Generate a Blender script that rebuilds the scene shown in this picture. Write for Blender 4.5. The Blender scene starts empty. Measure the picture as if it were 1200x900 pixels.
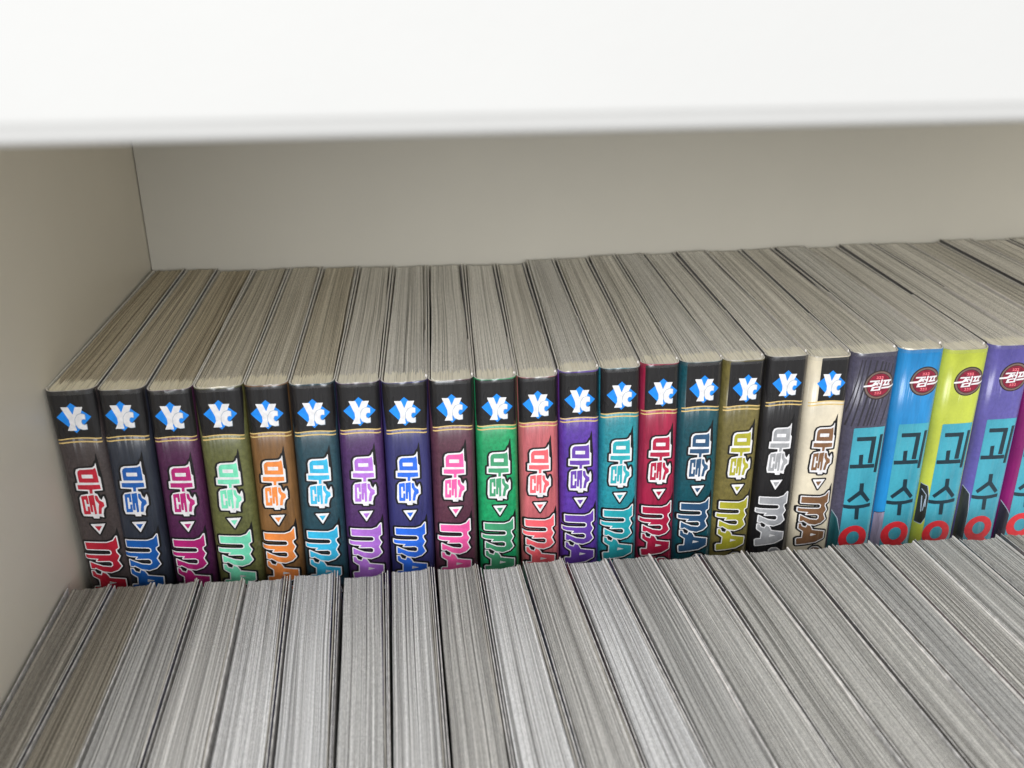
import bpy, math, random
import numpy as np

# ------------------------------------------------------------------ camera, light, exposure
MM = 0.001
SC = bpy.context.scene
COL = SC.collection
random.seed(7)
RNG = np.random.default_rng(7)

cam_data = bpy.data.cameras.new("camera")
cam = bpy.data.objects.new("camera", cam_data)
COL.objects.link(cam)
SC.camera = cam
cam_data.sensor_fit = 'HORIZONTAL'
cam_data.sensor_width = 36.0
cam_data.lens = 1093.7 / 1200.0 * 36.0
cam_data.clip_start = 0.005
cam_data.clip_end = 50.0
from mathutils import Matrix, Vector
_r = (0.99214658, -0.12483416, -0.00784899)
_u = (0.05451749, 0.3751062, 0.92537732)
_f = (0.11257449, 0.91853784, -0.37896598)
cam.matrix_world = Matrix(((_r[0], _u[0], -_f[0], 0.100276),
                           (_r[1], _u[1], -_f[1], -0.255066),
                           (_r[2], _u[2], -_f[2], 0.101817),
                           (0, 0, 0, 1)))
cam_data.dof.use_dof = True
cam_data.dof.focus_distance = 0.290
cam_data.dof.aperture_fstop = 32.8e-3 / 1.9e-3       # about 1.9 mm of clear aperture

world = bpy.data.worlds.new("World")
SC.world = world
world.use_nodes = True
bg = world.node_tree.nodes['Background']
bg.inputs[0].default_value = (1.0, 1.0, 1.0, 1)
bg.inputs[1].default_value = 0.50


def area(name, loc, target, sx, sy, power, color):
    d = bpy.data.lights.new(name, 'AREA')
    d.shape = 'RECTANGLE'
    d.size, d.size_y = sx, sy
    d.energy = power
    d.color = color
    o = bpy.data.objects.new(name, d)
    COL.objects.link(o)
    o.location = loc
    o.rotation_euler = (Vector(target) - Vector(loc)).to_track_quat('-Z', 'Y').to_euler()
    return o


area("window_light", (-0.06, -1.40, 0.41), (0.14, 0.0, 0.0), 1.2, 0.75, 30.0, (0.98, 0.99, 1.0))
area("high_fill_light", (-0.30, -1.20, 1.20), (0.14, -0.08, -0.05), 0.5, 0.5, 12.0, (0.98, 0.99, 1.0))  # added fill from high in front, brightens the front row's page tops

SC.view_settings.view_transform = 'Standard'
SC.view_settings.look = 'None'
SC.view_settings.exposure = 0.0
SC.view_settings.gamma = 1.0


# ------------------------------------------------------------------ helpers
def lin(c):
    return tuple((v / 255 / 12.92) if v / 255 <= 0.04045 else ((v / 255 + 0.055) / 1.055) ** 2.4 for v in c)


def nt(name):
    m = bpy.data.materials.new(name)
    m.use_nodes = True
    t = m.node_tree
    return m, t, t.nodes, t.links, t.nodes['Principled BSDF']


def mapping(t, scale, coord='Object', loc=(0, 0, 0)):
    tc = t.nodes.new('ShaderNodeTexCoord')
    mp = t.nodes.new('ShaderNodeMapping')
    mp.inputs['Scale'].default_value = scale
    mp.inputs['Location'].default_value = loc
    t.links.new(tc.outputs[coord], mp.inputs['Vector'])
    return mp


def noise(t, vec, scale=1.0, detail=3.0, rough=0.6):
    n = t.nodes.new('ShaderNodeTexNoise')
    n.inputs['Scale'].default_value = scale
    n.inputs['Detail'].default_value = detail
    n.inputs['Roughness'].default_value = rough
    t.links.new(vec.outputs[0], n.inputs['Vector'])
    return n


def ramp(t, src, stops):
    r = t.nodes.new('ShaderNodeValToRGB')
    el = r.color_ramp.elements
    while len(el) < len(stops):
        el.new(0.5)
    for e, (p, c) in zip(el, stops):
        e.position = p
        e.color = tuple(c) + (1,) if len(c) == 3 else c
    t.links.new(src, r.inputs['Fac'])
    return r


def mixrgb(t, fac, a, b, mode='MIX'):
    m = t.nodes.new('ShaderNodeMix')
    m.data_type = 'RGBA'
    m.blend_type = mode
    for sock, v in ((0, fac), (6, a), (7, b)):
        if hasattr(v, 'links') or isinstance(v, bpy.types.NodeSocket):
            t.links.new(v, m.inputs[sock])
        elif isinstance(v, (int, float)):
            m.inputs[sock].default_value = v
        else:
            m.inputs[sock].default_value = tuple(v) + (1,)
    return m.outputs[2]


def bump(t, height, strength, dist):
    b = t.nodes.new('ShaderNodeBump')
    b.inputs['Strength'].default_value = strength
    b.inputs['Distance'].default_value = dist
    t.links.new(height, b.inputs['Height'])
    return b


def film_gloss(t, p, rough=0.30, coat=0.6, wrinkle=0.8):
    """clear plastic sleeve over print: glossy coat with vertical wrinkles"""
    p.inputs['Roughness'].default_value = rough
    p.inputs['Specular IOR Level'].default_value = 0.35
    p.inputs['Coat Weight'].default_value = coat
    p.inputs['Coat Roughness'].default_value = 0.13
    oi = t.nodes.new('ShaderNodeObjectInfo')
    mp = mapping(t, (420, 420, 20))
    ad = t.nodes.new('ShaderNodeVectorMath')
    ad.operation = 'ADD'
    sc = t.nodes.new('ShaderNodeVectorMath')
    sc.operation = 'SCALE'
    cmb = t.nodes.new('ShaderNodeCombineXYZ')
    for k in range(3):
        t.links.new(oi.outputs['Random'], cmb.inputs[k])
    t.links.new(cmb.outputs[0], sc.inputs[0])
    sc.inputs['Scale'].default_value = 50
    t.links.new(mp.outputs[0], ad.inputs[0])
    t.links.new(sc.outputs[0], ad.inputs[1])
    n1 = noise(t, ad, 1.0, 2.0, 0.5)
    b = bump(t, n1.outputs['Fac'], wrinkle, 0.0015)
    t.links.new(b.outputs[0], p.inputs['Coat Normal'])
    mp2 = mapping(t, (90, 90, 30))
    n2 = noise(t, mp2, 1.0, 3.0, 0.5)
    rr = t.nodes.new('ShaderNodeMapRange')
    rr.inputs['To Min'].default_value = 0.12
    rr.inputs['To Max'].default_value = 0.40
    t.links.new(n2.outputs['Fac'], rr.inputs['Value'])
    t.links.new(rr.outputs[0], p.inputs['Coat Roughness'])


def mat_print(name, rgb, mottle=0.35, streak=False, speck=900):
    m, t, n, l, p = nt(name)
    rgb = tuple(0.92 * v + 0.08 * 80 for v in rgb)
    c = lin(rgb)
    dark = tuple(v * (1 - mottle) for v in c)
    light = tuple(min(1, v * (1 + mottle)) for v in c)
    mp = mapping(t, (1, 1, 0.12) if streak else (1, 1, 1))
    n1 = noise(t, mp, speck, 3.0, 0.7)
    r = ramp(t, n1.outputs['Fac'], [(0.30, dark), (0.70, light)])
    mp2 = mapping(t, (1, 1, 0.5))
    n2 = noise(t, mp2, 110, 2.0, 0.5)
    r2 = ramp(t, n2.outputs['Fac'], [(0.3, (0.72, 0.72, 0.74)), (0.7, (1.15, 1.13, 1.1))])
    out = mixrgb(t, 0.8, r.outputs[0], r2.outputs[0], 'MULTIPLY')
    l.new(out, p.inputs['Base Color'])
    film_gloss(t, p)
    return m


def mat_flat(name, rgb, rough=0.4, film=False, var=0.12):
    m, t, n, l, p = nt(name)
    c = lin(rgb)
    mp = mapping(t, (1, 1, 1))
    n1 = noise(t, mp, 500, 2.0, 0.6)
    r = ramp(t, n1.outputs['Fac'], [(0.3, tuple(v * (1 - var) for v in c)), (0.7, tuple(min(1, v * (1 + var)) for v in c))])
    l.new(r.outputs[0], p.inputs['Base Color'])
    p.inputs['Roughness'].default_value = rough
    if film:
        film_gloss(t, p)
    return m


def mat_pages(name, pale, mid, dark, contrast, glue):
    """edges of the leaves: streaks that run along the book; UV = millimetres across / from the spine"""
    m, t, n, l, p = nt(name)
    oi = n.new('ShaderNodeObjectInfo')
    cmb = n.new('ShaderNodeCombineXYZ')
    l.new(oi.outputs['Random'], cmb.inputs[2])
    mul = n.new('ShaderNodeVectorMath')
    mul.operation = 'SCALE'
    mul.inputs['Scale'].default_value = 120.0
    l.new(cmb.outputs[0], mul.inputs[0])
    uv = n.new('ShaderNodeTexCoord')

    def streaks(sx, sy, detail, rough):
        mp = n.new('ShaderNodeMapping')
        mp.inputs['Scale'].default_value = (sx, sy, 1)
        l.new(uv.outputs['UV'], mp.inputs['Vector'])
        ad = n.new('ShaderNodeVectorMath')
        ad.operation = 'ADD'
        l.new(mp.outputs[0], ad.inputs[0])
        l.new(mul.outputs[0], ad.inputs[1])
        return noise(t, ad, 1.0, detail, rough)
    fine = streaks(5.2, 0.006, 2.0, 0.75)       # single leaves
    broad = streaks(0.55, 0.003, 2.0, 0.6)      # signatures
    grain = streaks(6.0, 1.3, 2.0, 0.7)         # ink showing at the trimmed edge
    speck = streaks(1.3, 1.3, 3.0, 0.7)
    r1 = ramp(t, fine.outputs['Fac'], [(0.36, dark), (0.48, mid), (0.62, pale)])
    r2 = ramp(t, broad.outputs['Fac'], [(0.30, (0.74, 0.73, 0.72)), (0.65, (1.15, 1.15, 1.15))])
    c = mixrgb(t, contrast, mid, r1.outputs[0])
    c = mixrgb(t, 0.35, c, r2.outputs[0], 'MULTIPLY')
    r3 = ramp(t, grain.outputs['Fac'], [(0.38, (0.72, 0.72, 0.73)), (0.60, (1.2, 1.2, 1.19))])
    c = mixrgb(t, 0.75, c, r3.outputs[0], 'MULTIPLY')
    r4 = ramp(t, speck.outputs['Fac'], [(0.35, (0.84, 0.84, 0.84)), (0.65, (1.08, 1.08, 1.08))])
    c = mixrgb(t, 0.4, c, r4.outputs[0], 'MULTIPLY')
    # book to book
    rb = ramp(t, oi.outputs['Random'], [(0.0, (0.83, 0.815, 0.78)), (0.3, (1.0, 0.99, 0.97)), (0.55, (0.88, 0.885, 0.895)), (0.8, (1.03, 1.03, 1.03)), (1.0, (0.92, 0.915, 0.90))])
    c = mixrgb(t, 1.0, c, rb.outputs[0], 'MULTIPLY')
    if glue:
        sep = n.new('ShaderNodeSeparateXYZ')
        l.new(uv.outputs['UV'], sep.inputs[0])
        teeth = streaks(3.2, 0.02, 1.0, 0.5)
        mm_ = n.new('ShaderNodeMath')
        mm_.operation = 'MULTIPLY_ADD'
        mm_.inputs[1].default_value = 11.0
        mm_.inputs[2].default_value = 2.6
        l.new(teeth.outputs['Fac'], mm_.inputs[0])
        sub = n.new('ShaderNodeMath')
        sub.operation = 'SUBTRACT'
        l.new(sep.outputs[1], sub.inputs[0])
        l.new(mm_.outputs[0], sub.inputs[1])
        mr = n.new('ShaderNodeMapRange')
        mr.inputs['From Min'].default_value = -0.6
        mr.inputs['From Max'].default_value = 0.6
        l.new(sub.outputs[0], mr.inputs['Value'])
        gs = streaks(4.2, 0.03, 2.0, 0.7)
        gr = ramp(t, gs.outputs['Fac'], [(0.32, tuple(v * 0.62 for v in glue)), (0.5, glue)])
        c = mixrgb(t, mr.outputs[0], gr.outputs[0], c)
    l.new(c, p.inputs['Base Color'])
    p.inputs['Roughness'].default_value = 0.75
    p.inputs['Specular IOR Level'].default_value = 0.25
    b = bump(t, fine.outputs['Fac'], 0.4, 0.0003)
    l.new(b.outputs[0], p.inputs['Normal'])
    return m


def mat_laminate(name, rgb, rough=0.45):
    m, t, n, l, p = nt(name)
    mp = mapping(t, (1, 1, 1))
    n1 = noise(t, mp, 9, 4.0, 0.6)
    c = rgb
    r = ramp(t, n1.outputs['Fac'], [(0.3, tuple(v * 0.96 for v in c)), (0.7, tuple(min(1, v * 1.02) for v in c))])
    l.new(r.outputs[0], p.inputs['Base Color'])
    p.inputs['Roughness'].default_value = rough
    p.inputs['Specular IOR Level'].default_value = 0.3
    n2 = noise(t, mp, 700, 2.0, 0.5)
    b = bump(t, n2.outputs['Fac'], 0.08, 0.0004)
    l.new(b.outputs[0], p.inputs['Normal'])
    return m


def mat_film(name):
    m, t, n, l, p = nt(name)
    tr = n.new('ShaderNodeBsdfTransparent')
    gl = n.new('ShaderNodeBsdfGlossy')
    gl.inputs['Roughness'].default_value = 0.3
    gl.inputs['Color'].default_value = (0.9, 0.92, 0.95, 1)
    mx = n.new('ShaderNodeMixShader')
    mx.inputs[0].default_value = 0.07
    l.new(tr.outputs[0], mx.inputs[1])
    l.new(gl.outputs[0], mx.inputs[2])
    l.new(mx.outputs[0], n['Material Output'].inputs['Surface'])
    return m


def mesh_obj(name, verts, faces, mats, parent=None, loc=(0, 0, 0), midx=None, smooth=False, uvs=None):
    me = bpy.data.meshes.new(name)
    me.from_pydata([tuple(float(c) for c in v) for v in verts], [], [tuple(f) for f in faces])
    for m in (mats if isinstance(mats, (list, tuple)) else [mats]):
        me.materials.append(m)
    if midx is not None:
        me.polygons.foreach_set('material_index', np.asarray(midx, dtype=np.int32))
    if smooth:
        me.polygons.foreach_set('use_smooth', np.ones(len(me.polygons), dtype=bool))
    if uvs is not None:
        lay = me.uv_layers.new(name='UVMap')
        vi = np.empty(len(me.loops), dtype=np.int32)
        me.loops.foreach_get('vertex_index', vi)
        lay.data.foreach_set('uv', np.asarray(uvs, dtype=np.float32)[vi].ravel())
    me.update()
    o = bpy.data.objects.new(name, me)
    COL.objects.link(o)
    o.location = loc
    if parent:
        o.parent = parent
    return o


def thing(name, label, cat, loc, group=None):
    o = bpy.data.objects.new(name, None)
    o.empty_display_size = 0.01
    COL.objects.link(o)
    o.location = loc
    o['label'] = label
    o['category'] = cat
    if group:
        o['group'] = group
    return o


# ------------------------------------------------------------------ bookcase
M_LAM = mat_laminate("cream_laminate", (0.80, 0.755, 0.655))
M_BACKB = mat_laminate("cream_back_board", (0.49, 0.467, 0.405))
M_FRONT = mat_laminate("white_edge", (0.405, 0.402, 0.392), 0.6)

RISER_TOP = -0.188
FLOOR = -0.243


def rounded_board(x0, x1, y0, y1, z0, z1, r, mats, name, parent):
    """board along X whose front lower and upper edges are rounded"""
    prof = []
    for dy, dz in ((1.0, 0.0), (0.68, 0.04), (0.44, 0.14), (0.31, 0.28), (0.10, 0.95), (0.03, 1.06), (0.0, 1.2)):
        prof.append((y0 + r * dy, z0 + r * dz))
    for k in range(7):
        a = math.pi / 2 * k / 6
        prof.append((y0 + r - r * math.cos(a), z1 - r + r * math.sin(a)))
    prof += [(y1, z1), (y1, z0)]
    n = len(prof)
    vs = [(x0, y, z) for y, z in prof] + [(x1, y, z) for y, z in prof]
    fs = [(i, (i + 1) % n, n + (i + 1) % n, n + i) for i in range(n)]
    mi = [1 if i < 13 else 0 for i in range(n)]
    fs += [tuple(range(n - 1, -1, -1)), tuple(range(n, 2 * n))]
    mi += [0, 0]
    return mesh_obj(name, vs, fs, mats, parent, midx=mi)


def box(x0, x1, y0, y1, z0, z1):
    vs = [(x, y, z) for x in (x0, x1) for y in (y0, y1) for z in (z0, z1)]
    fs = [(0, 1, 3, 2), (4, 6, 7, 5), (0, 4, 5, 1), (2, 3, 7, 6), (0, 2, 6, 4), (1, 5, 7, 3)]
    return vs, fs


case = thing('bookcase', 'cream white laminate bookcase compartment holding two rows of books', 'bookcase', (0, 0, 0))
rounded_board(0.0, 0.62, -0.160, 0.1375, 0.0893, 0.1175, 0.0021, [M_LAM, M_FRONT], 'upper_shelf', case)
sp = box(-0.019, -0.0009, -0.160, 0.150, -0.30, 0.30)
mesh_obj('side_panel', sp[0], sp[1], M_LAM, case)
sp = box(0.6204, 0.638, -0.160, 0.150, -0.30, 0.30)
mesh_obj('side_panel', sp[0], sp[1], M_LAM, case)
bpv = [(-0.0005, 0.1325, -0.243), (0.62, 0.1375, -0.243), (0.62, 0.1375, 0.0893), (-0.0005, 0.1325, 0.0893),
       (-0.0005, 0.1385, -0.243), (0.62, 0.1435, -0.243), (0.62, 0.1435, 0.0893), (-0.0005, 0.1385, 0.0893)]
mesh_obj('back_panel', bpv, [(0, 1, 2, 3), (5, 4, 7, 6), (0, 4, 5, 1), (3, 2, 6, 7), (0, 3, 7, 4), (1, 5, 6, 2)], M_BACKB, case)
lv = box(0.0, 0.62, -0.160, 0.1315, FLOOR - 0.018, FLOOR)
mesh_obj('lower_shelf', lv[0], lv[1], M_LAM, case)
rv = box(0.0, 0.62, 0.0, 0.131, FLOOR + 0.0002, RISER_TOP)
mesh_obj('shelf_riser', rv[0], rv[1], M_LAM, case)

# ------------------------------------------------------------------ books: geometry
ROUND = 3.0      # mm, depth of the rounded spine edges


def spine_y(t):
    """how far the spine surface lies behind its foremost line, t in -1..1 across it"""
    t = np.abs(np.asarray(t, dtype=float))
    e = np.clip((t - 0.60) / 0.40, 0, 1)
    return 0.45 * t ** 2 + ROUND * (1 - np.sqrt(np.clip(1 - e ** 2.2, 0, 1)))


class Plan:
    """plan of one book in local millimetres: spine towards -Y, z = 0 at its foot"""
    def __init__(s, xs0, xs1, ys, xf0, xf1, yf, height, lean=0.0):
        s.cx = (xs0 + xs1) / 2
        s.ys = ys
        s.a = (xs1 - xs0) / 2
        s.depth = yf - ys
        s.f0, s.f1 = xf0 - s.cx, xf1 - s.cx
        s.h = height
        s.lean = lean

    def xy(s, t, y):
        """t in -1..1 across the thickness, y = mm behind the spine"""
        k = np.clip(y / s.depth, 0, 1.05)
        l = -s.a + (s.f0 + s.a) * k
        r = s.a + (s.f1 - s.a) * k
        return l + (r - l) * (t + 1) / 2

    def pt(s, x, y, z):
        return np.stack([(x + s.lean * (s.h - z)) * MM, y * MM, z * MM + 0 * x], -1)


def build_cover(P, mats, parent, thick=0.5, seed=0, seam=0.1):
    rg = np.random.default_rng(seed)
    ny = 10
    ts = np.concatenate([-np.cos(np.linspace(0, np.pi / 2, 14)), np.sin(np.linspace(0, np.pi / 2, 14))[1:]])
    out = []
    ysd = np.linspace(P.depth, 4.2, ny)
    bow = rg.uniform(-0.25, 0.25, 2)
    for y in ysd:
        k = y / P.depth
        out.append((P.xy(-1.0, y) + 0.06 + seam * k + bow[0] * math.sin(k * math.pi) * 0.6 + 0.25 * max(0, bow[0]) * k, y))
    for t in ts:
        out.append((P.xy(t, 0.0) * 0.993, float(spine_y(t)) + 0.0))
    for y in ysd[::-1]:
        k = y / P.depth
        out.append((P.xy(1.0, y) - 0.06 - seam * k + bow[1] * math.sin(k * math.pi) * 0.6, y))
    out = np.array(out)
    tan = np.gradient(out, axis=0)
    nrm = np.stack([-tan[:, 1], tan[:, 0]], -1)
    nrm /= np.linalg.norm(nrm, axis=1)[:, None]
    mid = len(out) // 2
    if nrm[mid, 1] < 0:
        nrm = -nrm
    inn = out + nrm * thick
    n = len(out)
    zs = np.linspace(0, P.h, 9)
    vs = []
    wob = np.interp(np.arange(n), np.linspace(0, n - 1, 9), rg.uniform(-0.16, 0.16, 9))
    for li, line in enumerate((out, inn)):
        for z in zs:
            zz = z + (wob if z == zs[-1] else 0 * wob)
            vs.append(P.pt(line[:, 0], line[:, 1], zz))
    vs = np.concatenate(vs)
    nz = len(zs)
    fs, mi = [], []
    for k in range(nz - 1):
        for i in range(n - 1):
            a = k * n + i
            fs.append((a, a + 1, a + n + 1, a + n)); mi.append(2 if (i < ny - 1 or i >= n - ny) else 0)
            b = nz * n + k * n + i
            fs.append((b + 1, b, b + n, b + n + 1)); mi.append(1)
    for i in range(n - 1):
        a = (nz - 1) * n + i
        b = nz * n + (nz - 1) * n + i
        fs.append((a, a + 1, b + 1, b)); mi.append(1)
        a, b = i, nz * n + i
        fs.append((a + 1, a, b, b + 1)); mi.append(1)
    for k in range(nz - 1):
        for i in (0, n - 1):
            a, b = k * n + i, nz * n + k * n + i
            f = (a, a + n, b + n, b)
            fs.append(f if i == 0 else f[::-1]); mi.append(1)
    o = mesh_obj('cover', vs, fs, mats, parent, midx=mi)
    sm = np.zeros(len(o.data.polygons), dtype=bool)
    sm[:] = np.array(mi) != 1
    o.data.polygons.foreach_set('use_smooth', sm)
    return o


def build_pages(P, mat, parent, seed, ml=0.06, mr=0.06, drop=0.7, sheets=64, back=1.2, relief=0.12):
    """block of leaves: strips of single leaves whose top edges stand at slightly different heights"""
    rg = np.random.default_rng(seed)
    ny = 22
    edges = np.cumsum(rg.uniform(0.5, 1.6, sheets))
    edges = np.concatenate([[0], edges / edges[-1]])
    hts = rg.normal(0, relief * 0.5, sheets)
    hts += np.interp(np.arange(sheets), np.linspace(0, sheets - 1, 9), rg.normal(0, relief * 0.8, 9))
    wav = rg.uniform(-1, 1, 4)
    m = 0.96
    vs, uv, fs = [], [], []
    ztop = P.h - drop
    wob_x = np.interp(np.linspace(0, 1, ny), np.linspace(0, 1, 5), rg.uniform(-0.25, 0.25, 5))
    for s in range(sheets):
        for e in (edges[s], edges[s + 1]):
            t_s = -m + 2 * m * e
            y0 = float(spine_y(t_s)) + 0.72
            fore = 0.6 * (1 - (2 * e - 1) ** 2) + back + rg.uniform(-0.05, 0.05)
            ys = np.linspace(y0, P.depth - fore, ny)
            k = ys / P.depth
            tt = t_s * (1 - k) + (-1 + ml * 2 + (2 - 2 * ml - 2 * mr) * e) * k
            inset = 0.62
            x = P.xy(0, ys) + (P.xy(tt, ys) - P.xy(0, ys)) * (1 - inset / P.a) + wob_x * np.sin(k * np.pi)
            z = ztop + hts[s] + 0.22 * wav[0] * np.sin(k * 5 + wav[1] * 3 + e * 2) + 0.05 * rg.normal(0, 1) * k
            base = len(vs)
            for q in range(ny):
                vs.append(P.pt(x[q:q + 1], ys[q:q + 1], z[q:q + 1])[0])
                uv.append((e * P.a * 2, ys[q]))
            for q in range(ny):
                vs.append(P.pt(x[q:q + 1], ys[q:q + 1], np.array([0.4]))[0])
                uv.append((e * P.a * 2, ys[q]))
        # quads
        A = len(vs) - 4 * ny
        B = len(vs) - 2 * ny
        for q in range(ny - 1):
            fs.append((A + q, B + q, B + q + 1, A + q + 1))                       # top
            fs.append((A + q + 1, A + ny + q + 1, A + ny + q, A + q)[::-1])       # left side
            fs.append((B + q, B + ny + q, B + ny + q + 1, B + q + 1)[::-1])       # right side
        fs.append((A, A + ny, B + ny, B))
        fs.append((A + ny - 1, B + ny - 1, B + 2 * ny - 1, A + 2 * ny - 1))
    return mesh_obj('page_block', vs, fs, mat, parent, uvs=uv)


def build_flap(P, side, y_from, mat, parent, seed, off, thick=0.22, top=-0.2, lift=0.0, y_to=None):
    """folded-in jacket flap, or dark stand-in for gap shade: thin sheet just inside a cover board"""
    rg = np.random.default_rng(seed)
    ny = 12
    ys = np.linspace(y_from, y_to if y_to else P.depth - rg.uniform(-0.6, 0.3), ny)
    w = np.interp(np.linspace(0, 1, ny), np.linspace(0, 1, 4), rg.uniform(-0.18, 0.18, 4))
    x = P.xy(float(side), ys) - side * (off + 0.60 + w + 0.25 * ys / P.depth)
    vs = []
    for xx in (x - thick / 2, x + thick / 2):
        vs.append(P.pt(xx, ys, np.full(ny, 1.0)))
        vs.append(P.pt(xx, ys, P.h + top + lift * np.linspace(0, 1, ny) + np.interp(np.linspace(0, 1, ny), [0, .3, .7, 1], rg.uniform(-0.12, 0.12, 4))
                       + (0.0 if y_to else np.interp(np.linspace(0, 1, ny), [0, .2, 1], [-1.3, 0, 0]))))
    vs = np.concatenate(vs)
    fs = []
    for q in range(ny - 1):
        fs += [(q, q + ny, q + ny + 1, q + 1), (2 * ny + q, 2 * ny + q + 1, 3 * ny + q + 1, 3 * ny + q),
               (ny + q, 3 * ny + q, 3 * ny + q + 1, ny + q + 1)]
    fs += [(0, 2 * ny, 3 * ny, ny), (ny - 1, 2 * ny - 1, 4 * ny - 1, 3 * ny - 1)]
    return mesh_obj('jacket_flap_or_gap_shade', vs, fs, mat, parent)


def build_film(P, mat, parent, seed, where):
    """free edge of the clear sleeve standing a little proud of the cover"""
    rg = np.random.default_rng(seed)
    vs, fs = [], []
    if where == 'spine':
        ts = np.linspace(-0.97, 0.97, 40)
        x = P.xy(ts, 0.0)
        y = spine_y(ts) - 0.12
        z1 = P.h + 0.08 + np.interp(ts, np.linspace(-1, 1, 12), rg.uniform(0.0, 0.28, 12))
        yo = np.interp(ts, np.linspace(-1, 1, 14), rg.uniform(-0.05, 0.22, 14))
        vs = np.concatenate([P.pt(x, y, np.full(40, P.h - 1.2)), P.pt(x, y, np.full(40, P.h)), P.pt(x, y + yo, z1)])
        n = 40
        for k in range(2):
            fs += [(k * n + i, k * n + i + 1, (k + 1) * n + i + 1, (k + 1) * n + i) for i in range(n - 1)]
        return mesh_obj('plastic_sleeve', vs, fs, mat, parent, smooth=True)
    # fore-edge corners on both boards
    base = 0
    allv = []
    for side in (-1, 1):
        n = 10
        ys = np.linspace(P.depth - 16, P.depth + rg.uniform(0.6, 2.0), n)
        x = P.xy(float(side), ys) - side * (0.15 + np.interp(np.linspace(0, 1, n), [0, .6, 1], [0, rg.uniform(0, .3), rg.uniform(-.2, .9)]))
        z1 = P.h + np.interp(np.linspace(0, 1, n), [0, .4, .8, 1], [0.0, rg.uniform(.2, .7), rg.uniform(.6, 1.6), rg.uniform(.2, 1.2)])
        allv += [P.pt(x, ys, np.full(n, P.h - 25)), P.pt(x, ys, z1)]
        fs += [(base + i, base + i + 1, base + n + i + 1, base + n + i) for i in range(n - 1)]
        base += 2 * n
    return mesh_obj('plastic_sleeve', np.concatenate(allv), fs, mat, parent, smooth=True)


# ------------------------------------------------------------------ printed artwork as thin conforming sheets
def sdf_field(polys, x0, x1, y0, y1, h):
    gx = np.arange(x0, x1 + h, h)
    gy = np.arange(y0, y1 + h, h)
    X, Y = np.meshgrid(gx, gy, indexing='ij')
    D = np.full(X.shape, 1e9)
    inside = np.zeros(X.shape, dtype=bool)
    for poly in polys:
        n = len(poly)
        ins = np.zeros(X.shape, dtype=bool)
        for i in range(n):
            ax, ay = poly[i]
            bx_, by_ = poly[(i + 1) % n]
            dx, dy = bx_ - ax, by_ - ay
            L = dx * dx + dy * dy + 1e-12
            k = np.clip(((X - ax) * dx + (Y - ay) * dy) / L, 0, 1)
            D = np.minimum(D, np.hypot(X - ax - k * dx, Y - ay - k * dy))
            if abs(dy) > 1e-12:
                c = ((ay > Y) != (by_ > Y)) & (X < dx * (Y - ay) / dy + ax)
                ins ^= c
        inside |= ins
    return gx, gy, np.where(inside, -D, D)


def region(polys, grow=0.0, holes=None, clip=None, h=0.15, also=None):
    """triangulated region {sdf(polys) < grow} minus {sdf(holes) < 0}; returns verts (u, v), faces"""
    al = np.array([p for poly in list(polys) + list(also or []) for p in poly])
    x0, y0 = al.min(0) - grow - 2 * h
    x1, y1 = al.max(0) + grow + 2 * h
    gx, gy, S = sdf_field(polys, x0, x1, y0, y1, h)
    S = S - grow
    if also:
        S = np.minimum(S, sdf_field(also, x0, x1, y0, y1, h)[2])
    if holes:
        _, _, H = sdf_field(holes, x0, x1, y0, y1, h)
        S = np.maximum(S, -H)
    if clip:
        X, Y = np.meshgrid(gx, gy, indexing='ij')
        S = np.maximum(S, np.maximum.reduce([clip[0] - X, X - clip[1], clip[2] - Y, Y - clip[3]]))
    S = np.where(np.abs(S) < 1e-5, 1e-5, S)
    vid, vs, fs = {}, [], []

    def corner(i, j):
        k = (i, j)
        if k not in vid:
            vid[k] = len(vs)
            vs.append((gx[i], gy[j]))
        return vid[k]

    def cross(a, b):
        k = (a, b) if a < b else (b, a)
        if k not in vid:
            a, b = k
            sa, sb = S[a], S[b]
            t = sa / (sa - sb)
            vid[k] = len(vs)
            vs.append((gx[a[0]] + t * (gx[b[0]] - gx[a[0]]), gy[a[1]] + t * (gy[b[1]] - gy[a[1]])))
        return vid[k]
    neg = S < 0
    cells = np.argwhere(neg[:-1, :-1] | neg[1:, :-1] | neg[:-1, 1:] | neg[1:, 1:])
    for i, j in cells:
        i, j = int(i), int(j)
        cs = [(i, j), (i, j + 1), (i + 1, j + 1), (i + 1, j)]
        f = []
        for q in range(4):
            a, b = cs[q], cs[(q + 1) % 4]
            if neg[a]:
                f.append(corner(*a))
            if neg[a] != neg[b]:
                f.append(cross(a, b))
        if len(f) >= 3:
            fs.append(tuple(f))
    return np.array(vs), fs


def ellipse(cx, cy, rx, ry, n=40, rot=0.0):
    return [(cx + rx * math.cos(2 * math.pi * k / n), cy + ry * math.sin(2 * math.pi * k / n)) for k in range(n)]


def band(pts, w):
    """stroke of width w along an open polyline"""
    p = np.array(pts, dtype=float)
    d = np.gradient(p, axis=0)
    d /= np.linalg.norm(d, axis=1)[:, None]
    nn = np.stack([-d[:, 1], d[:, 0]], -1) * w / 2
    return [tuple(q) for q in np.concatenate([p + nn, (p - nn)[::-1]])]


def sheet(name, P, reg, lift, mat, parent, du=0.0, dv=0.0, su=1.0):
    """lay a flat (u, v) region on the curved spine, lift mm proud of it"""
    v, f = reg
    u = v[:, 0] * su + du
    vv = v[:, 1] + dv
    lim = P.a * 0.955
    keep = np.clip(u, -lim, lim)
    t = keep / P.a
    vs = P.pt(keep, spine_y(t) - lift, P.h - vv)
    dead = (np.abs(u) > lim + 0.3)
    ff = [q for q in f if not all(dead[list(q)])]
    return mesh_obj(name, vs, ff, mat, parent, smooth=True)


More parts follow.
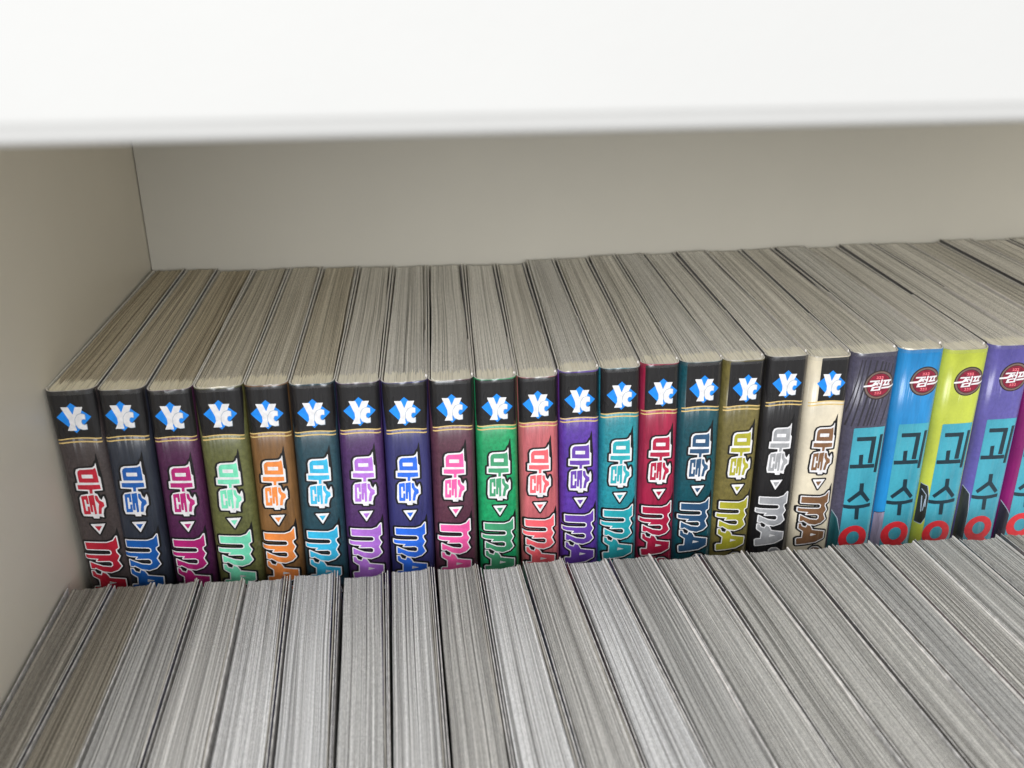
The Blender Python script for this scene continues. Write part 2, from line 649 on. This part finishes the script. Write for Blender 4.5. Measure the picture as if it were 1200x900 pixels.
# lettering traced in millimetres: u across the spine, v down from the head of the book
MA_W = [(2.8, 22.32), (2.36, 23.45), (1.66, 23.95), (0.27, 23.94), (-1.65, 23.92), (-2.42, 24.28), (-2.79, 25.27), (-2.77, 28.64), (-3.38, 28.71), (-3.45, 31.13), (-0.68, 31.48), (-0.67, 33.09), (0.98, 33.06), (0.96, 31.6), (3.14, 31.58), (3.2, 27.22), (2.82, 26.69)]
SUL_W = [(-0.65, 32.34), (-1.53, 32.49), (-2.59, 32.65), (-3.18, 33.56), (-3.44, 38.28), (-3.14, 39.75), (-0.79, 39.99), (-0.64, 40.67), (0.75, 40.78), (0.88, 40.06), (2.02, 40.58), (2.02, 39.3), (2.48, 37.67), (3.19, 37.03), (3.24, 34.72), (2.97, 33.36), (2.33, 34.75), (1.81, 33.93), (1.58, 32.66), (1.0, 32.32)]
MA_SQ = [(2.39, 24.18), (1.83, 24.52), (0.26, 24.52), (-1.5, 24.49), (-2.04, 24.89), (-2.27, 25.6), (-2.29, 28.47), (2.56, 28.88), (2.53, 25.35)]
MA_HOLE = [(-1.36, 26.01), (1.4, 26.21), (1.37, 27.41), (-1.39, 27.21)]
MA_BAR = [(-2.9, 29.37), (2.65, 29.71), (2.67, 31.02), (0.5, 31.03), (0.41, 32.33), (-0.2, 32.29), (-0.16, 30.99), (-2.94, 30.69)]
SUL_1 = [(-2.66, 33.15), (-1.14, 32.96), (-1.16, 35.74), (-1.61, 35.71), (-1.63, 34.21), (-2.18, 34.17), (-2.29, 38.06), (-1.68, 38.17), (-1.58, 36.61), (-1.16, 36.64), (-1.22, 39.14), (-2.82, 39.08)]
SUL_2 = [(-0.83, 33.08), (0.51, 32.88), (0.36, 39.17), (-0.1, 39.29), (-0.1, 36.12), (-0.37, 36.1), (-0.48, 38.5), (-0.96, 38.47)]
SUL_3 = [(0.82, 33.2), (1.38, 33.24), (1.61, 34.75), (2.58, 35.6), (2.64, 36.69), (1.82, 37.41), (1.51, 39.26), (0.89, 39.21), (1.24, 36.83), (1.5, 36.03), (0.84, 34.69)]
TRI_W = [(-2.14, 42.53), (2.07, 42.66), (-0.08, 46.25)]
TRI_F = [(-1.05, 43.35), (1.0, 43.40), (-0.08, 45.07)]
M_F = [(4.24, 47.39), (3.15, 48.77), (1.35, 49.29), (-4.93, 48.69), (-4.9, 51.04), (1.4, 51.71), (2.02, 52.23), (2.04, 53.18), (1.43, 53.61), (-1.38, 53.38), (-5.66, 52.95), (-5.65, 54.15), (-2.06, 54.65), (-2.75, 55.42), (0.91, 55.63), (1.71, 56.17), (1.73, 57.29), (1.09, 57.78), (-1.31, 57.36), (-3.3, 56.39), (-4.71, 55.58), (-4.74, 57.87), (-3.84, 58.01), (-3.56, 57.71), (-1.57, 59.1), (0.7, 59.68), (2.81, 59.08), (4.06, 57.81), (3.22, 55.73), (4.09, 54.21), (3.38, 52.76), (3.42, 51.87), (4.25, 51.37)]
A_F = [(-1.84, 59.46), (-0.85, 59.96), (-0.18, 61.15), (-0.11, 61.54), (4.31, 62.5), (4.23, 65.1), (1.68, 66.35), (-1.73, 66.7), (-4.92, 66.91), (-5.11, 64.93), (-4.75, 64.48), (-3.19, 64.45), (-3.08, 61.87), (-4.79, 60.59), (-4.81, 58.82), (-4.11, 58.88), (-3.67, 59.95), (-2.25, 60.49)]
A_HOLE = [(-0.32, 62.82), (1.77, 63.52), (-0.5, 63.87)]
S_F = [(0.05, 71.0), (0.02, 69.0), (0.86, 68.34), (2.59, 68.49), (3.75, 69.49), (4.08, 71.3), (2.93, 71.2), (2.61, 69.55), (1.17, 69.42), (1.06, 71.0)]
DIA = [(-0.3, 4.5), (4.5, 9.05), (-0.3, 13.8), (-4.95, 8.75)]
Y_L = [(-3.24, 5.66), (-1.25, 5.74), (-0.36, 8.17), (0.64, 5.81), (2.63, 5.89), (1.68, 8.19), (0.35, 9.3), (-0.31, 11.66), (-0.14, 13.03), (-2.55, 12.96), (-1.6, 11.03), (-1.66, 9.61)]
C_L = [(2.78, 8.26), (1.79, 7.93), (0.78, 8.35), (0.05, 9.5), (-0.09, 11.02), (0.44, 12.26), (1.68, 12.84), (2.73, 12.78), (2.76, 11.31), (2.31, 11.56), (1.67, 11.24), (1.47, 10.46), (1.75, 9.71), (2.32, 9.53), (2.71, 9.71)]


def smooth_line(pts, n=26):
    p = np.array(pts)
    x = np.linspace(p[0, 0], p[-1, 0], n)
    c = np.polyfit(p[:, 0], p[:, 1], 2)
    return list(zip(x, np.polyval(c, x)))


L1 = smooth_line([(-6.0, 15.46), (-3.41, 14.98), (-0.39, 14.8), (2.84, 15.05), (6.0, 15.6)])
L2 = smooth_line([(-6.0, 16.52), (-3.45, 16.1), (-0.42, 15.95), (2.82, 16.2), (6.0, 16.7)])

TITLE_WHITE = region([MA_W, SUL_W])
TITLE_BLACK = region([MA_W, SUL_W], 0.55, also=[[(2.0, 23.4), (2.75, 21.6), (3.35, 19.2), (3.5, 22.5), (3.75, 27.5), (2.5, 25)]])
TITLE_FILL = region([MA_SQ, MA_BAR, SUL_1, SUL_2, SUL_3], 0.06, holes=[MA_HOLE], h=0.12)
TRI_BLACK = region([TRI_W], 0.5)
TRI_WHITE = region([TRI_W])
TRI_FILL = region([TRI_F], h=0.1)
LAT_BLACK = region([M_F, A_F, S_F], 0.9, also=[[(2.6, 48.6), (4.1, 46.6), (5.0, 44.2), (5.2, 48), (5.0, 51)]])
LAT_WHITE = region([M_F, A_F, S_F], 0.31)
LAT_FILL = region([M_F, A_F, S_F], -0.02, holes=[A_HOLE], h=0.12)
EMB_DIA = region([DIA])
EMB_Y = region([Y_L], 0.03, h=0.12)
EMB_GREY = region([C_L], 0.17, h=0.12)
EMB_C = region([C_L], 0.02, h=0.12)
GOLD = region([band(L1, 0.36), band(L2, 0.40)], 0.0, h=0.12)
PANEL_FULL = region([[(-7, 0.35), (7, 0.35)] + L1[::-1]], h=0.25)
PANEL_PART = region([[(-3.4, 0.35), (7, 0.35)] + [q for q in L1[::-1] if q[0] > -3.4] + [(-3.4, 15.0)]], h=0.25)
PANEL_PART2 = region([[(-5.0, 0.35), (7, 0.35)] + [q for q in L1[::-1] if q[0] > -5.0] + [(-5.0, 15.3)]], h=0.25)

# second series
TPANEL = region([[(-4.05, 25.5), (6.55, 25.5), (6.7, 92.0), (-3.9, 92.0)]], h=0.3)
G_ALL = [[(-2.58, 28.75), (3.92, 28.85), (3.92, 30.2), (-2.5, 30.1)], [(2.5, 29.5), (3.92, 29.6), (3.75, 38.4), (2.28, 38.3)],
         [(-1.0, 35.17), (0.3, 35.09), (0.5, 38.9), (-0.75, 38.9)], [(-3.74, 38.59), (4.6, 38.8), (4.65, 40.1), (-3.6, 39.9)],
         [(5.18, 28.25), (6.18, 28.25), (5.8, 41.9), (4.84, 41.8)],
         [(0.65, 45.66), (2.0, 45.72), (2.25, 49.4), (0.86, 49.09)], [(0.84, 48.41), (2.28, 49.2), (-2.11, 52.66), (-2.99, 51.67)],
         [(0.95, 49.3), (2.05, 48.5), (5.02, 52.19), (4.21, 53.06)],
         [(-4.0, 53.3), (-1.6, 53.75), (0.6, 53.9), (3.0, 53.8), (5.3, 53.35), (5.35, 54.65), (3.0, 55.0), (0.77, 55.1), (-1.6, 55.0), (-3.85, 54.55)],
         [(0.2, 54.9), (1.6, 54.9), (1.85, 59.3), (0.55, 59.2)]]
HANGUL2 = region(G_ALL, 0.05)
RING_C = (0.8, 66.2)
DIGIT = region([ellipse(RING_C[0], RING_C[1] + 0.3, 4.9, 4.9), ellipse(0.85, 75.0, 5.3, 5.4)], 0.0,
               holes=[ellipse(0.88, 66.3, 2.25, 2.45), ellipse(0.9, 75.0, 2.5, 2.8)], h=0.18)
BC = (1.95, 10.8)
BADGE_DARK = region([ellipse(BC[0], BC[1], 5.0, 5.0)])
BADGE_RIM = region([ellipse(BC[0], BC[1], 4.62, 4.62)], holes=[ellipse(BC[0], BC[1], 4.05, 4.05)])
BADGE_RED = region([ellipse(BC[0], BC[1], 3.85, 3.85)])


def bpx(pts):          # badge lettering, given in tenths of a millimetre about the badge centre
    return [(BC[0] + x * 0.1, BC[1] + y * 0.1) for x, y in pts]


JUM = [bpx(p) for p in (
    [(-50, 0), (-24, -2), (-12, -6), (-2, -10), (2, -8), (-10, -1), (-22, 4), (-50, 5)],          # swoosh to the left
    [(-31, -16), (2, -16), (1, -12), (-32, -11)], [(-14, -12), (-8, -12), (-18, 1), (-26, 2)], [(-13, -8), (-8, -9), (-2, 0), (-7, 2)],
    [(0, -6), (8, -7), (8, -3), (0, -2)], [(6, -18), (11, -18), (9, 4), (4, 4)],
    [(-22, 6), (8, 4), (6, 18), (-26, 19)],
    [(14, -16), (40, -17), (39, -12), (13, -11)], [(14, -2), (36, -3), (35, 2), (12, 3)],
    [(19, -12), (24, -12), (21, -2), (16, -2)], [(30, -12), (35, -12), (32, -2), (27, -2)],
    [(10, 8), (34, 6), (52, 1), (53, 5), (34, 12), (9, 13)])]
JUM_HOLE = [bpx([(-14, 9), (1, 8), (0, 14), (-17, 15)])]
BADGE_TEXT = region(JUM, 0.02, holes=JUM_HOLE, h=0.1)
small = []
for row in (-25, 27):
    for k in (-1, 0, 1):
        cx_ = k * 8.2
        small += [bpx([(cx_ - 3, row - 4), (cx_ + 2.8, row - 4), (cx_ + 2.8, row - 2.2), (cx_ - 3, row - 2.2)]),
                  bpx([(cx_ + 1.2, row - 4), (cx_ + 2.8, row - 4), (cx_ + 2.4, row + 1), (cx_ + 0.8, row + 1)]),
                  bpx([(cx_ - 3.4, row + 2.2), (cx_ + 3.2, row + 2.2), (cx_ + 3.2, row + 3.8), (cx_ - 3.4, row + 3.8)])]
BADGE_SMALL = region(small, 0.02, h=0.09)

# ------------------------------------------------------------------ materials shared by the books
M_BACKPAGES = mat_pages('page_edges_back', (1.0, 0.98, 0.93), (0.82, 0.80, 0.745), (0.26, 0.25, 0.225), 0.95, (1.0, 0.96, 0.83))
M_FRONTPAGES = mat_pages('page_edges_front', (0.86, 0.86, 0.865), (0.56, 0.56, 0.56), (0.17, 0.165, 0.165), 1.0, None)
M_FRONTWARM = mat_pages('page_edges_front_warm', (0.70, 0.69, 0.665), (0.44, 0.435, 0.42), (0.15, 0.145, 0.135), 1.0, None)
M_FRONTBROWN = mat_pages('page_edges_front_brown', (0.60, 0.56, 0.49), (0.36, 0.335, 0.29), (0.14, 0.125, 0.10), 0.95, None)  # darker, browner leaves for the leftmost front books
M_BACKBOUNCE = mat_pages('page_edges_back_bounce', (0.92, 0.85, 0.69), (0.64, 0.57, 0.44), (0.20, 0.17, 0.12), 0.95, (0.98, 0.92, 0.74))  # brown bounce light near the left wall, painted into the paper colour
M_BACKMID = mat_pages('page_edges_back_half_bounce', (0.95, 0.90, 0.78), (0.70, 0.65, 0.54), (0.22, 0.20, 0.155), 0.95, (0.99, 0.93, 0.76))  # weaker step of the same painted bounce tone
M_EDGE = mat_flat('cover_edge_paper', (234, 231, 224), 0.5)
M_EDGEF = mat_flat('cover_edge_front', (206, 204, 202), 0.5, var=0.3)
M_GAPSHADE = mat_flat('flap_gap_shade', (74, 72, 82), 0.4, var=0.3)  # dark colour stands in for the shade in gaps between books
M_FLAP = mat_flat('jacket_flap_paper', (188, 184, 176), 0.45)
M_FLAPW = mat_flat('jacket_flap_white', (228, 224, 220), 0.4)
M_BOARD = mat_flat('cover_board_dark', (52, 52, 58), 0.4, var=0.3)
M_FILM = mat_film('clear_plastic')
M_BLACK = mat_flat('black_print', (24, 23, 25), 0.35, film=True)
M_OUT = mat_flat('black_outline', (20, 20, 22), 0.35)
M_WHITE = mat_flat('white_print', (218, 217, 219), 0.35)
M_BLUE = mat_flat('blue_print', (20, 130, 225), 0.35)
M_GREY = mat_flat('grey_print', (150, 165, 180), 0.35)
M_GOLD = mat_flat('gold_print', (206, 178, 116), 0.35)
M_TEAL = mat_print('teal_label_print', (62, 160, 182), 0.06)
M_INK = mat_flat('dark_ink', (28, 48, 58), 0.35)
M_RED = mat_flat('red_print', (214, 46, 56), 0.35)
M_BADGE = mat_flat('badge_rim_dark', (42, 34, 36), 0.35)
M_BRIM = mat_flat('badge_rim_brown', (112, 92, 84), 0.35)
M_BRED = mat_flat('badge_field', (128, 26, 50), 0.35, var=0.4)
M_PINK = mat_flat('badge_small_text', (236, 120, 130), 0.35)

# ------------------------------------------------------------------ back row
#        spine colour,      lettering,       label words
SERIES = [
    ((66, 58, 58), (190, 30, 52), 'charcoal brown spine with red lettering', 'full'),
    ((42, 48, 60), (24, 92, 178), 'blue black spine with deep blue lettering', 'full'),
    ((74, 28, 68), (182, 32, 116), 'plum spine with magenta lettering', 'full'),
    ((94, 97, 54), (118, 226, 186), 'olive spine with mint green lettering', 'full'),
    ((120, 84, 46), (240, 140, 66), 'brown spine with orange lettering', 'full'),
    ((34, 66, 78), (52, 182, 226), 'dark slate teal spine with bright cyan lettering', 'full'),
    ((72, 42, 92), (176, 112, 214), 'dark purple spine with lavender lettering', 'full'),
    ((48, 48, 102), (42, 106, 226), 'navy spine with royal blue lettering', 'full'),
    ((84, 46, 62), (244, 92, 164), 'dark maroon spine with hot pink lettering', 'full'),
    ((24, 150, 92), (62, 152, 108), 'bright green spine with green lettering', 'full'),
    ((186, 94, 100), (246, 98, 108), 'salmon pink spine with coral red lettering', 'full'),
    ((84, 50, 154), (100, 62, 168), 'violet spine with violet lettering', 'full'),
    ((30, 134, 148), (36, 164, 176), 'bright teal spine with teal lettering', 'full'),
    ((154, 26, 62), (172, 26, 62), 'crimson spine with crimson lettering', 'part2'),
    ((12, 70, 82), (38, 76, 112), 'dark teal spine with steel blue lettering', 'part2'),
    ((106, 97, 50), (168, 164, 46), 'khaki spine with yellow olive lettering', 'part2'),
    ((27, 26, 28), (156, 158, 162), 'black spine with silver grey lettering', 'full'),
    ((224, 214, 190), (124, 88, 60), 'cream spine with brown lettering', 'part'),
]
SECOND = [
    ((70, 68, 88), 'smoky grey spine with red badge and teal title block', 'smoke'),
    ((30, 134, 202), 'sky blue spine with red badge and teal title block', 'blue'),
    ((190, 202, 72), 'lime yellow spine with red badge and teal title block', 'lime'),
    ((90, 84, 160), 'violet blue spine with red badge and teal title block', 'violet'),
    ((128, 24, 98), 'magenta spine cut off by the right frame edge', 'magenta'),
]
FRONT_X = [-0.85, 13.1, 26.5, 39.4, 53.6, 66.3, 79.6, 92.8, 106.7, 120.3, 133.2, 145.7, 158.4, 171.2, 183.4, 197.1, 210.6, 224.5, 238.4, 254.0, 269.0, 284.2, 299.6, 315.0, 330.4, 345.8, 361.2, 376.6]
REAR_X = [0.3, 13.2, 26.0, 40.4, 55.0, 68.2, 83.1, 97.4, 111.7, 127.0, 140.9, 153.8, 166.5, 181.2, 193.1, 205.7, 219.9, 234.2, 250.0, 264.8, 280.0, 295.6, 311.8, 328.4, 343.6, 360.0, 377.0, 393.0]
LOW_X = [1.6, 12.3, 24.9, 39.5, 52.7, 66.1, 78.6, 92.7, 106.3, 120.7, 134.2, 147.4, 159.7, 172.3, 184.9, 197.4, 210.2, 224.8, 238.6, 253.9, 268.5, 283.9, 299.2, 314.6, 330.0, 345.4, 360.8, 376.2]
TOP_Z = [1.78, 1.15, .36, .34, .34, -.1, -.48, -1.0, -1.27, -1.43, -1.62, -.9, -.04, .28, .18, .33, .27, -.06, .26, .35, -.03, .1, .2, .0, .3, .1, .2]
TAIL = ['first plain book right of the magenta volume, only its grey page edges in view',
        'second plain book right of the magenta volume, only its rear page edges in view',
        'third plain book right of the magenta volume, seen as page edges near the back panel',
        'back row book at the right frame edge, only a sliver of pages in view']


def side_mat(rgb, i):
    return mat_print('cover_print_%s' % i, rgb, 0.05 if i in (17, 20) else 0.12 if 18 < i < 23 else 0.26, streak=(i % 3 == 1), speck=700 if i % 2 else 1000)


for i in range(27):
    xs0, xs1 = FRONT_X[i], FRONT_X[i + 1]
    zt = TOP_Z[i]
    height = 188.0 + zt + (0.3 * math.sin(i * 2.4 + 0.6) if i >= 9 else 0.0)
    lean = ((LOW_X[i] + LOW_X[i + 1]) - (xs0 + xs1)) / 2 / 65.0
    if i == 0:
        lean = 0.02
    yf = 130.4 + 3.4 * (REAR_X[i] / 377.0) + 0.7 * math.sin(i * 1.9)
    P = Plan(xs0, xs1, 0.0, REAR_X[i], REAR_X[i + 1], yf, height, lean)
    loc = (P.cx * MM, 0.0, RISER_TOP)
    if i < 18:
        rgb, fill, words, pan = SERIES[i]
        label = words + ' in the back row'
    elif i < 23:
        rgb, words, kind = SECOND[i - 18]
        label = words + ', back row'
    else:
        rgb, words = [(60, 60, 80), (40, 90, 120), (120, 110, 60), (70, 60, 90)][i - 23], None
        label = TAIL[i - 23]
    bk = thing('comic_book', label, 'book', loc, 'comic books in the back row')
    mprint = side_mat(rgb, i)
    build_cover(P, [mprint, M_EDGE, M_BOARD], bk, 0.42, 100 + i, 0.45 if i >= 9 else 0.16)
    build_pages(P, M_BACKBOUNCE if i < 3 else M_BACKMID if i < 6 else M_BACKPAGES, bk, 200 + i, ml=0.085, mr=0.10 if i >= 18 else 0.08, drop=0.15)  # left books carry the painted bounce tone, fading rightwards
    if i >= 18:
        build_flap(P, 1, 4.5, M_FLAPW, bk, 300 + i, 0.05, 0.6, 0.55, y_to=62 + 6 * math.sin(i * 2.1))
        build_flap(P, 1, 66, M_GAPSHADE, bk, 345 + i, -0.05, 0.7, -0.4)  # dark sheet painted as the shade of the rear gap
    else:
        build_flap(P, 1, 48 + 8 * math.cos(i * 2.3), M_GAPSHADE if i >= 8 else M_FLAP, bk, 330 + i, 0.1 if i < 8 else 0.0, 0.4 if i < 8 else 0.55, -0.35)  # further right, a dark sheet paints the gap's shade
        if i > 6:
            build_flap(P, 1, 4.0, M_FLAPW, bk, 360 + i, 0.05, 0.36, 0.50, y_to=42 + 9 * math.sin(i * 1.3))
    if i < 23:
        build_film(P, M_FILM, bk, 400 + i, 'spine')
    if i < 18:
        js, jv = 0.22 * math.sin(i * 4.3), 0.25 * math.sin(i * 2.9 + 1)
        jh = jv - (1.1 if i < 3 else 0.7 if i == 3 else 0.0)
        mfill = mat_print('lettering_%s' % words.split(' spine')[0].replace(' ', '_'), fill, 0.16, speck=400)
        pr = {'full': PANEL_FULL, 'part': PANEL_PART, 'part2': PANEL_PART2}[pan]
        sheet('head_panel', P, pr, 0.02, M_BLACK, bk, dv=min(jv, 0) - (0.3 if i < 3 else 0.0))
        sheet('gold_band', P, GOLD, 0.05, M_GOLD, bk, dv=jv - (0.5 if i < 3 else 0.0))
        em = sheet('publisher_emblem', P, EMB_DIA, 0.06, M_BLUE, bk, du=js + 0.1 + (0.8 if pan != 'full' else 0.1), dv=jh)
        dd = js + 0.1 + (0.8 if pan != 'full' else 0.1)
        sheet('emblem_letter', P, EMB_Y, 0.09, M_WHITE, em, du=dd, dv=jh)
        sheet('emblem_letter_outline', P, EMB_GREY, 0.11, M_GREY, em, du=dd, dv=jh)
        sheet('emblem_letter', P, EMB_C, 0.13, M_WHITE, em, du=dd, dv=jh)
        dt = js + (0.0 if pan == 'full' else 0.5)
        tt = sheet('title_lettering', P, TITLE_FILL, 0.14, mfill, bk, du=dt, su=1.1, dv=jv)
        sheet('white_outline', P, TITLE_WHITE, 0.11, M_WHITE, tt, du=dt, su=1.1, dv=jv)
        sheet('black_outline', P, TITLE_BLACK, 0.07, M_OUT, tt, du=dt, su=1.1, dv=jv)
        tr = sheet('triangle_mark', P, TRI_FILL, 0.14, mfill, bk, du=dt, dv=jv)
        sheet('white_outline', P, TRI_WHITE, 0.11, M_WHITE, tr, du=dt, dv=jv)
        sheet('black_outline', P, TRI_BLACK, 0.07, M_OUT, tr, du=dt, dv=jv)
        lt = sheet('latin_lettering', P, LAT_FILL, 0.14, mfill, bk, du=dt * 0.4, dv=jv)
        sheet('white_outline', P, LAT_WHITE, 0.11, M_WHITE, lt, du=dt * 0.4, dv=jv)
        sheet('black_outline', P, LAT_BLACK, 0.07, M_OUT, lt, du=dt * 0.4, dv=jv)
    elif i < 23:
        tp = sheet('title_block', P, TPANEL, 0.04, M_TEAL, bk, du=-0.5)
        sheet('title_lettering', P, HANGUL2, 0.07, M_INK, tp, du=-0.5)
        sheet('volume_digit', P, DIGIT, 0.07, M_RED, tp, du=-0.5)
        bd = sheet('badge', P, BADGE_DARK, 0.04, M_BADGE, bk, du=-0.4)
        sheet('badge_rim', P, BADGE_RIM, 0.06, M_BRIM, bd, du=-0.4)
        sheet('badge_field', P, BADGE_RED, 0.06, M_BRED, bd, du=-0.4)
        sheet('badge_lettering', P, BADGE_TEXT, 0.09, M_WHITE, bd, du=-0.4)
        sheet('badge_small_print', P, BADGE_SMALL, 0.08, M_PINK, bd, du=-0.4)
        art = {'smoke': [[(-7.6, 56), (-6.0, 58.5), (-4.6, 64), (-4.3, 92), (-7.6, 92)]],
               'blue': [[(-7.4, 58.5), (-4.4, 57.6), (-4.2, 92), (-7.4, 92)]],
               'lime': [[(-7.6, 47.5), (-5.6, 48.2), (-4.6, 52.5), (-4.5, 60), (-5.6, 62.5), (-7.6, 62)]],
               'violet': [[(-7.6, 50), (-5.4, 53.0), (-4.6, 60), (-4.4, 92), (-7.6, 92)]],
               'magenta': [[(-7.6, 57), (-5.6, 60.0), (-4.5, 62), (-4.4, 92), (-7.6, 92)]]}[kind]
        col = {'smoke': (30, 92, 100), 'blue': (158, 150, 176), 'lime': (44, 48, 44), 'violet': (46, 52, 56), 'magenta': (48, 46, 60)}[kind]
        pc = sheet('spine_picture', P, region(art), 0.03, mat_print('picture_%s' % kind, col, 0.5, streak=True, speck=350), bk)
        sheet('picture_outline', P, region(art, 0.22), 0.02, M_OUT if kind == 'blue' else M_GREY, pc)
        if kind == 'lime':
            ln = [band([(-6.9, 49.5), (-5.5, 51.5), (-5.3, 56)], 0.25), band([(-6.6, 52), (-6.2, 58)], 0.25), band([(-5.6, 53), (-5.8, 57.5)], 0.22)]
            sheet('picture_line', P, region(ln, h=0.1), 0.05, M_GREY, pc)
        if kind == 'smoke':
            sw = []
            for q in range(9):
                x0_ = -6.5 + 1.55 * q + 0.5 * math.sin(q * 5.1)
                sw.append(band([(x0_ + 1.6, 2.0 + 2.2 * math.sin(q * 3.3) ** 2), (x0_ + 0.9, 9), (x0_ - 0.4, 17), (x0_ - 1.8, 24.8)], 0.35 + 0.3 * math.sin(q * 2.7) ** 2))
            sheet('dark_streaks', P, region(sw, h=0.15), 0.02, mat_print('streak_ink', (44, 42, 52), 0.3, streak=True), bk)


# ------------------------------------------------------------------ front row (only the heads of the books are in view)
FR = [((0.0, -14.2), 0.0), ((12.7, -14.0), .034), ((24.3, -13.6), .013), ((37.3, -14.4), -.003), ((50.0, -15.5), -.019), ((62.9, -15.4), -.033),
      ((77.4, -16.3), -.023), ((91.5, -16.9), -.006), ((105.1, -17.4), .003), ((118.8, -18.0), -.004), ((131.7, -18.0), -.03),
      ((144.8, -18.2), -.035), ((157.9, -19.2), -.055), ((171.7, -19.9), -.057), ((186.0, -20.0), -.054), ((200.2, -20.7), -.054),
      ((214.7, -21.3), -.043), ((227.4, -22.0), -.045), ((240.7, -22.4), -.035), ((254.1, -22.7), -.035), ((268.1, -22.9), -.045),
      ((282.0, -23.1), -.05), ((296.4, -23.6), -.05), ((310.8, -24.0), -.05)]
SIDE_RGB = [(40, 38, 44), (58, 56, 66), (44, 44, 52), (60, 58, 66), (52, 54, 84), (62, 62, 96), (88, 82, 112), (96, 98, 120), (84, 88, 100),
            (62, 66, 74), (52, 56, 66), (70, 62, 64), (62, 62, 66), (70, 70, 70), (84, 82, 80), (92, 90, 86), (70, 68, 66), (92, 88, 84),
            (96, 84, 84), (110, 106, 104), (70, 68, 70), (110, 90, 88), (90, 86, 84)]
NEXT_TO = ['against the left side panel', 'below the deep blue lettered spine', 'below the plum spine', 'below the olive spine with mint lettering',
           'below the brown spine with orange lettering', 'below the bright cyan lettered spine', 'below the lavender lettered spine', 'below the navy spine',
           'below the hot pink lettered spine', 'below the bright green spine', 'below the salmon pink spine', 'below the violet lettered spine', 'below the bright teal spine',
           'between the crimson and dark teal spines', 'below the khaki spine', 'below the black spine with silver lettering', 'below the cream spine',
           'below the smoky grey spine', 'below the sky blue spine', 'below the lime yellow spine', 'below the violet blue badge spine', 'below the magenta spine',
           'at the far right frame corner']
for i in range(22):
    (xa, ya), sa = FR[i]
    (xb, yb), sb = FR[i + 1]
    yf = (ya + yb) / 2 + 0.8 * math.sin(i * 2.7)
    ys = yf - 129.0
    xs0 = xa + sa * (ys - ya)
    xs1 = xb + sb * (ys - yb)
    rg = random.Random(900 + i)
    P = Plan(xs0, xs1, ys, xa, xb, yf, 188.9 + rg.uniform(-0.6, 0.6), 0.0)
    fm = side_mat(SIDE_RGB[i], 40 + i)
    bk = thing('comic_book', 'grey page edges of front book ' + NEXT_TO[i], 'book', (P.cx * MM, ys * MM, FLOOR), 'comic books in the front row')
    build_cover(P, [fm, M_EDGEF, fm], bk, 0.26, 500 + i, 0.42 if i >= 9 else 0.12)
    mr = 0.075 if i in (4, 5, 6, 7, 8, 9, 10, 11) else 0.05
    build_pages(P, M_FRONTBROWN if i < 2 else M_FRONTWARM if i == 2 or i > 11 else M_FRONTPAGES, bk, 600 + i, ml=0.075, mr=mr, drop=0.22, sheets=90, back=0.5, relief=0.16)
    mflap = M_FLAPW if i > 10 else M_FLAP
    if i in (4, 5, 6, 7, 8, 9, 10, 11):
        build_flap(P, 1, 30 + 20 * rg.random(), mflap, bk, 700 + i, 0.2, 0.25, -0.1, 0.3)
        build_flap(P, 1, 45 + 20 * rg.random(), side_mat(SIDE_RGB[i], 40 + i) if i in (4, 5, 6) else M_FLAP, bk, 720 + i, 0.6, 0.2, -0.3, 0.3)
    else:
        build_flap(P, 1, 20 + 40 * rg.random(), mflap, bk, 700 + i, 0.0, 0.32, -0.35, 0.55)
    build_film(P, M_FILM, bk, 760 + i, 'fore')
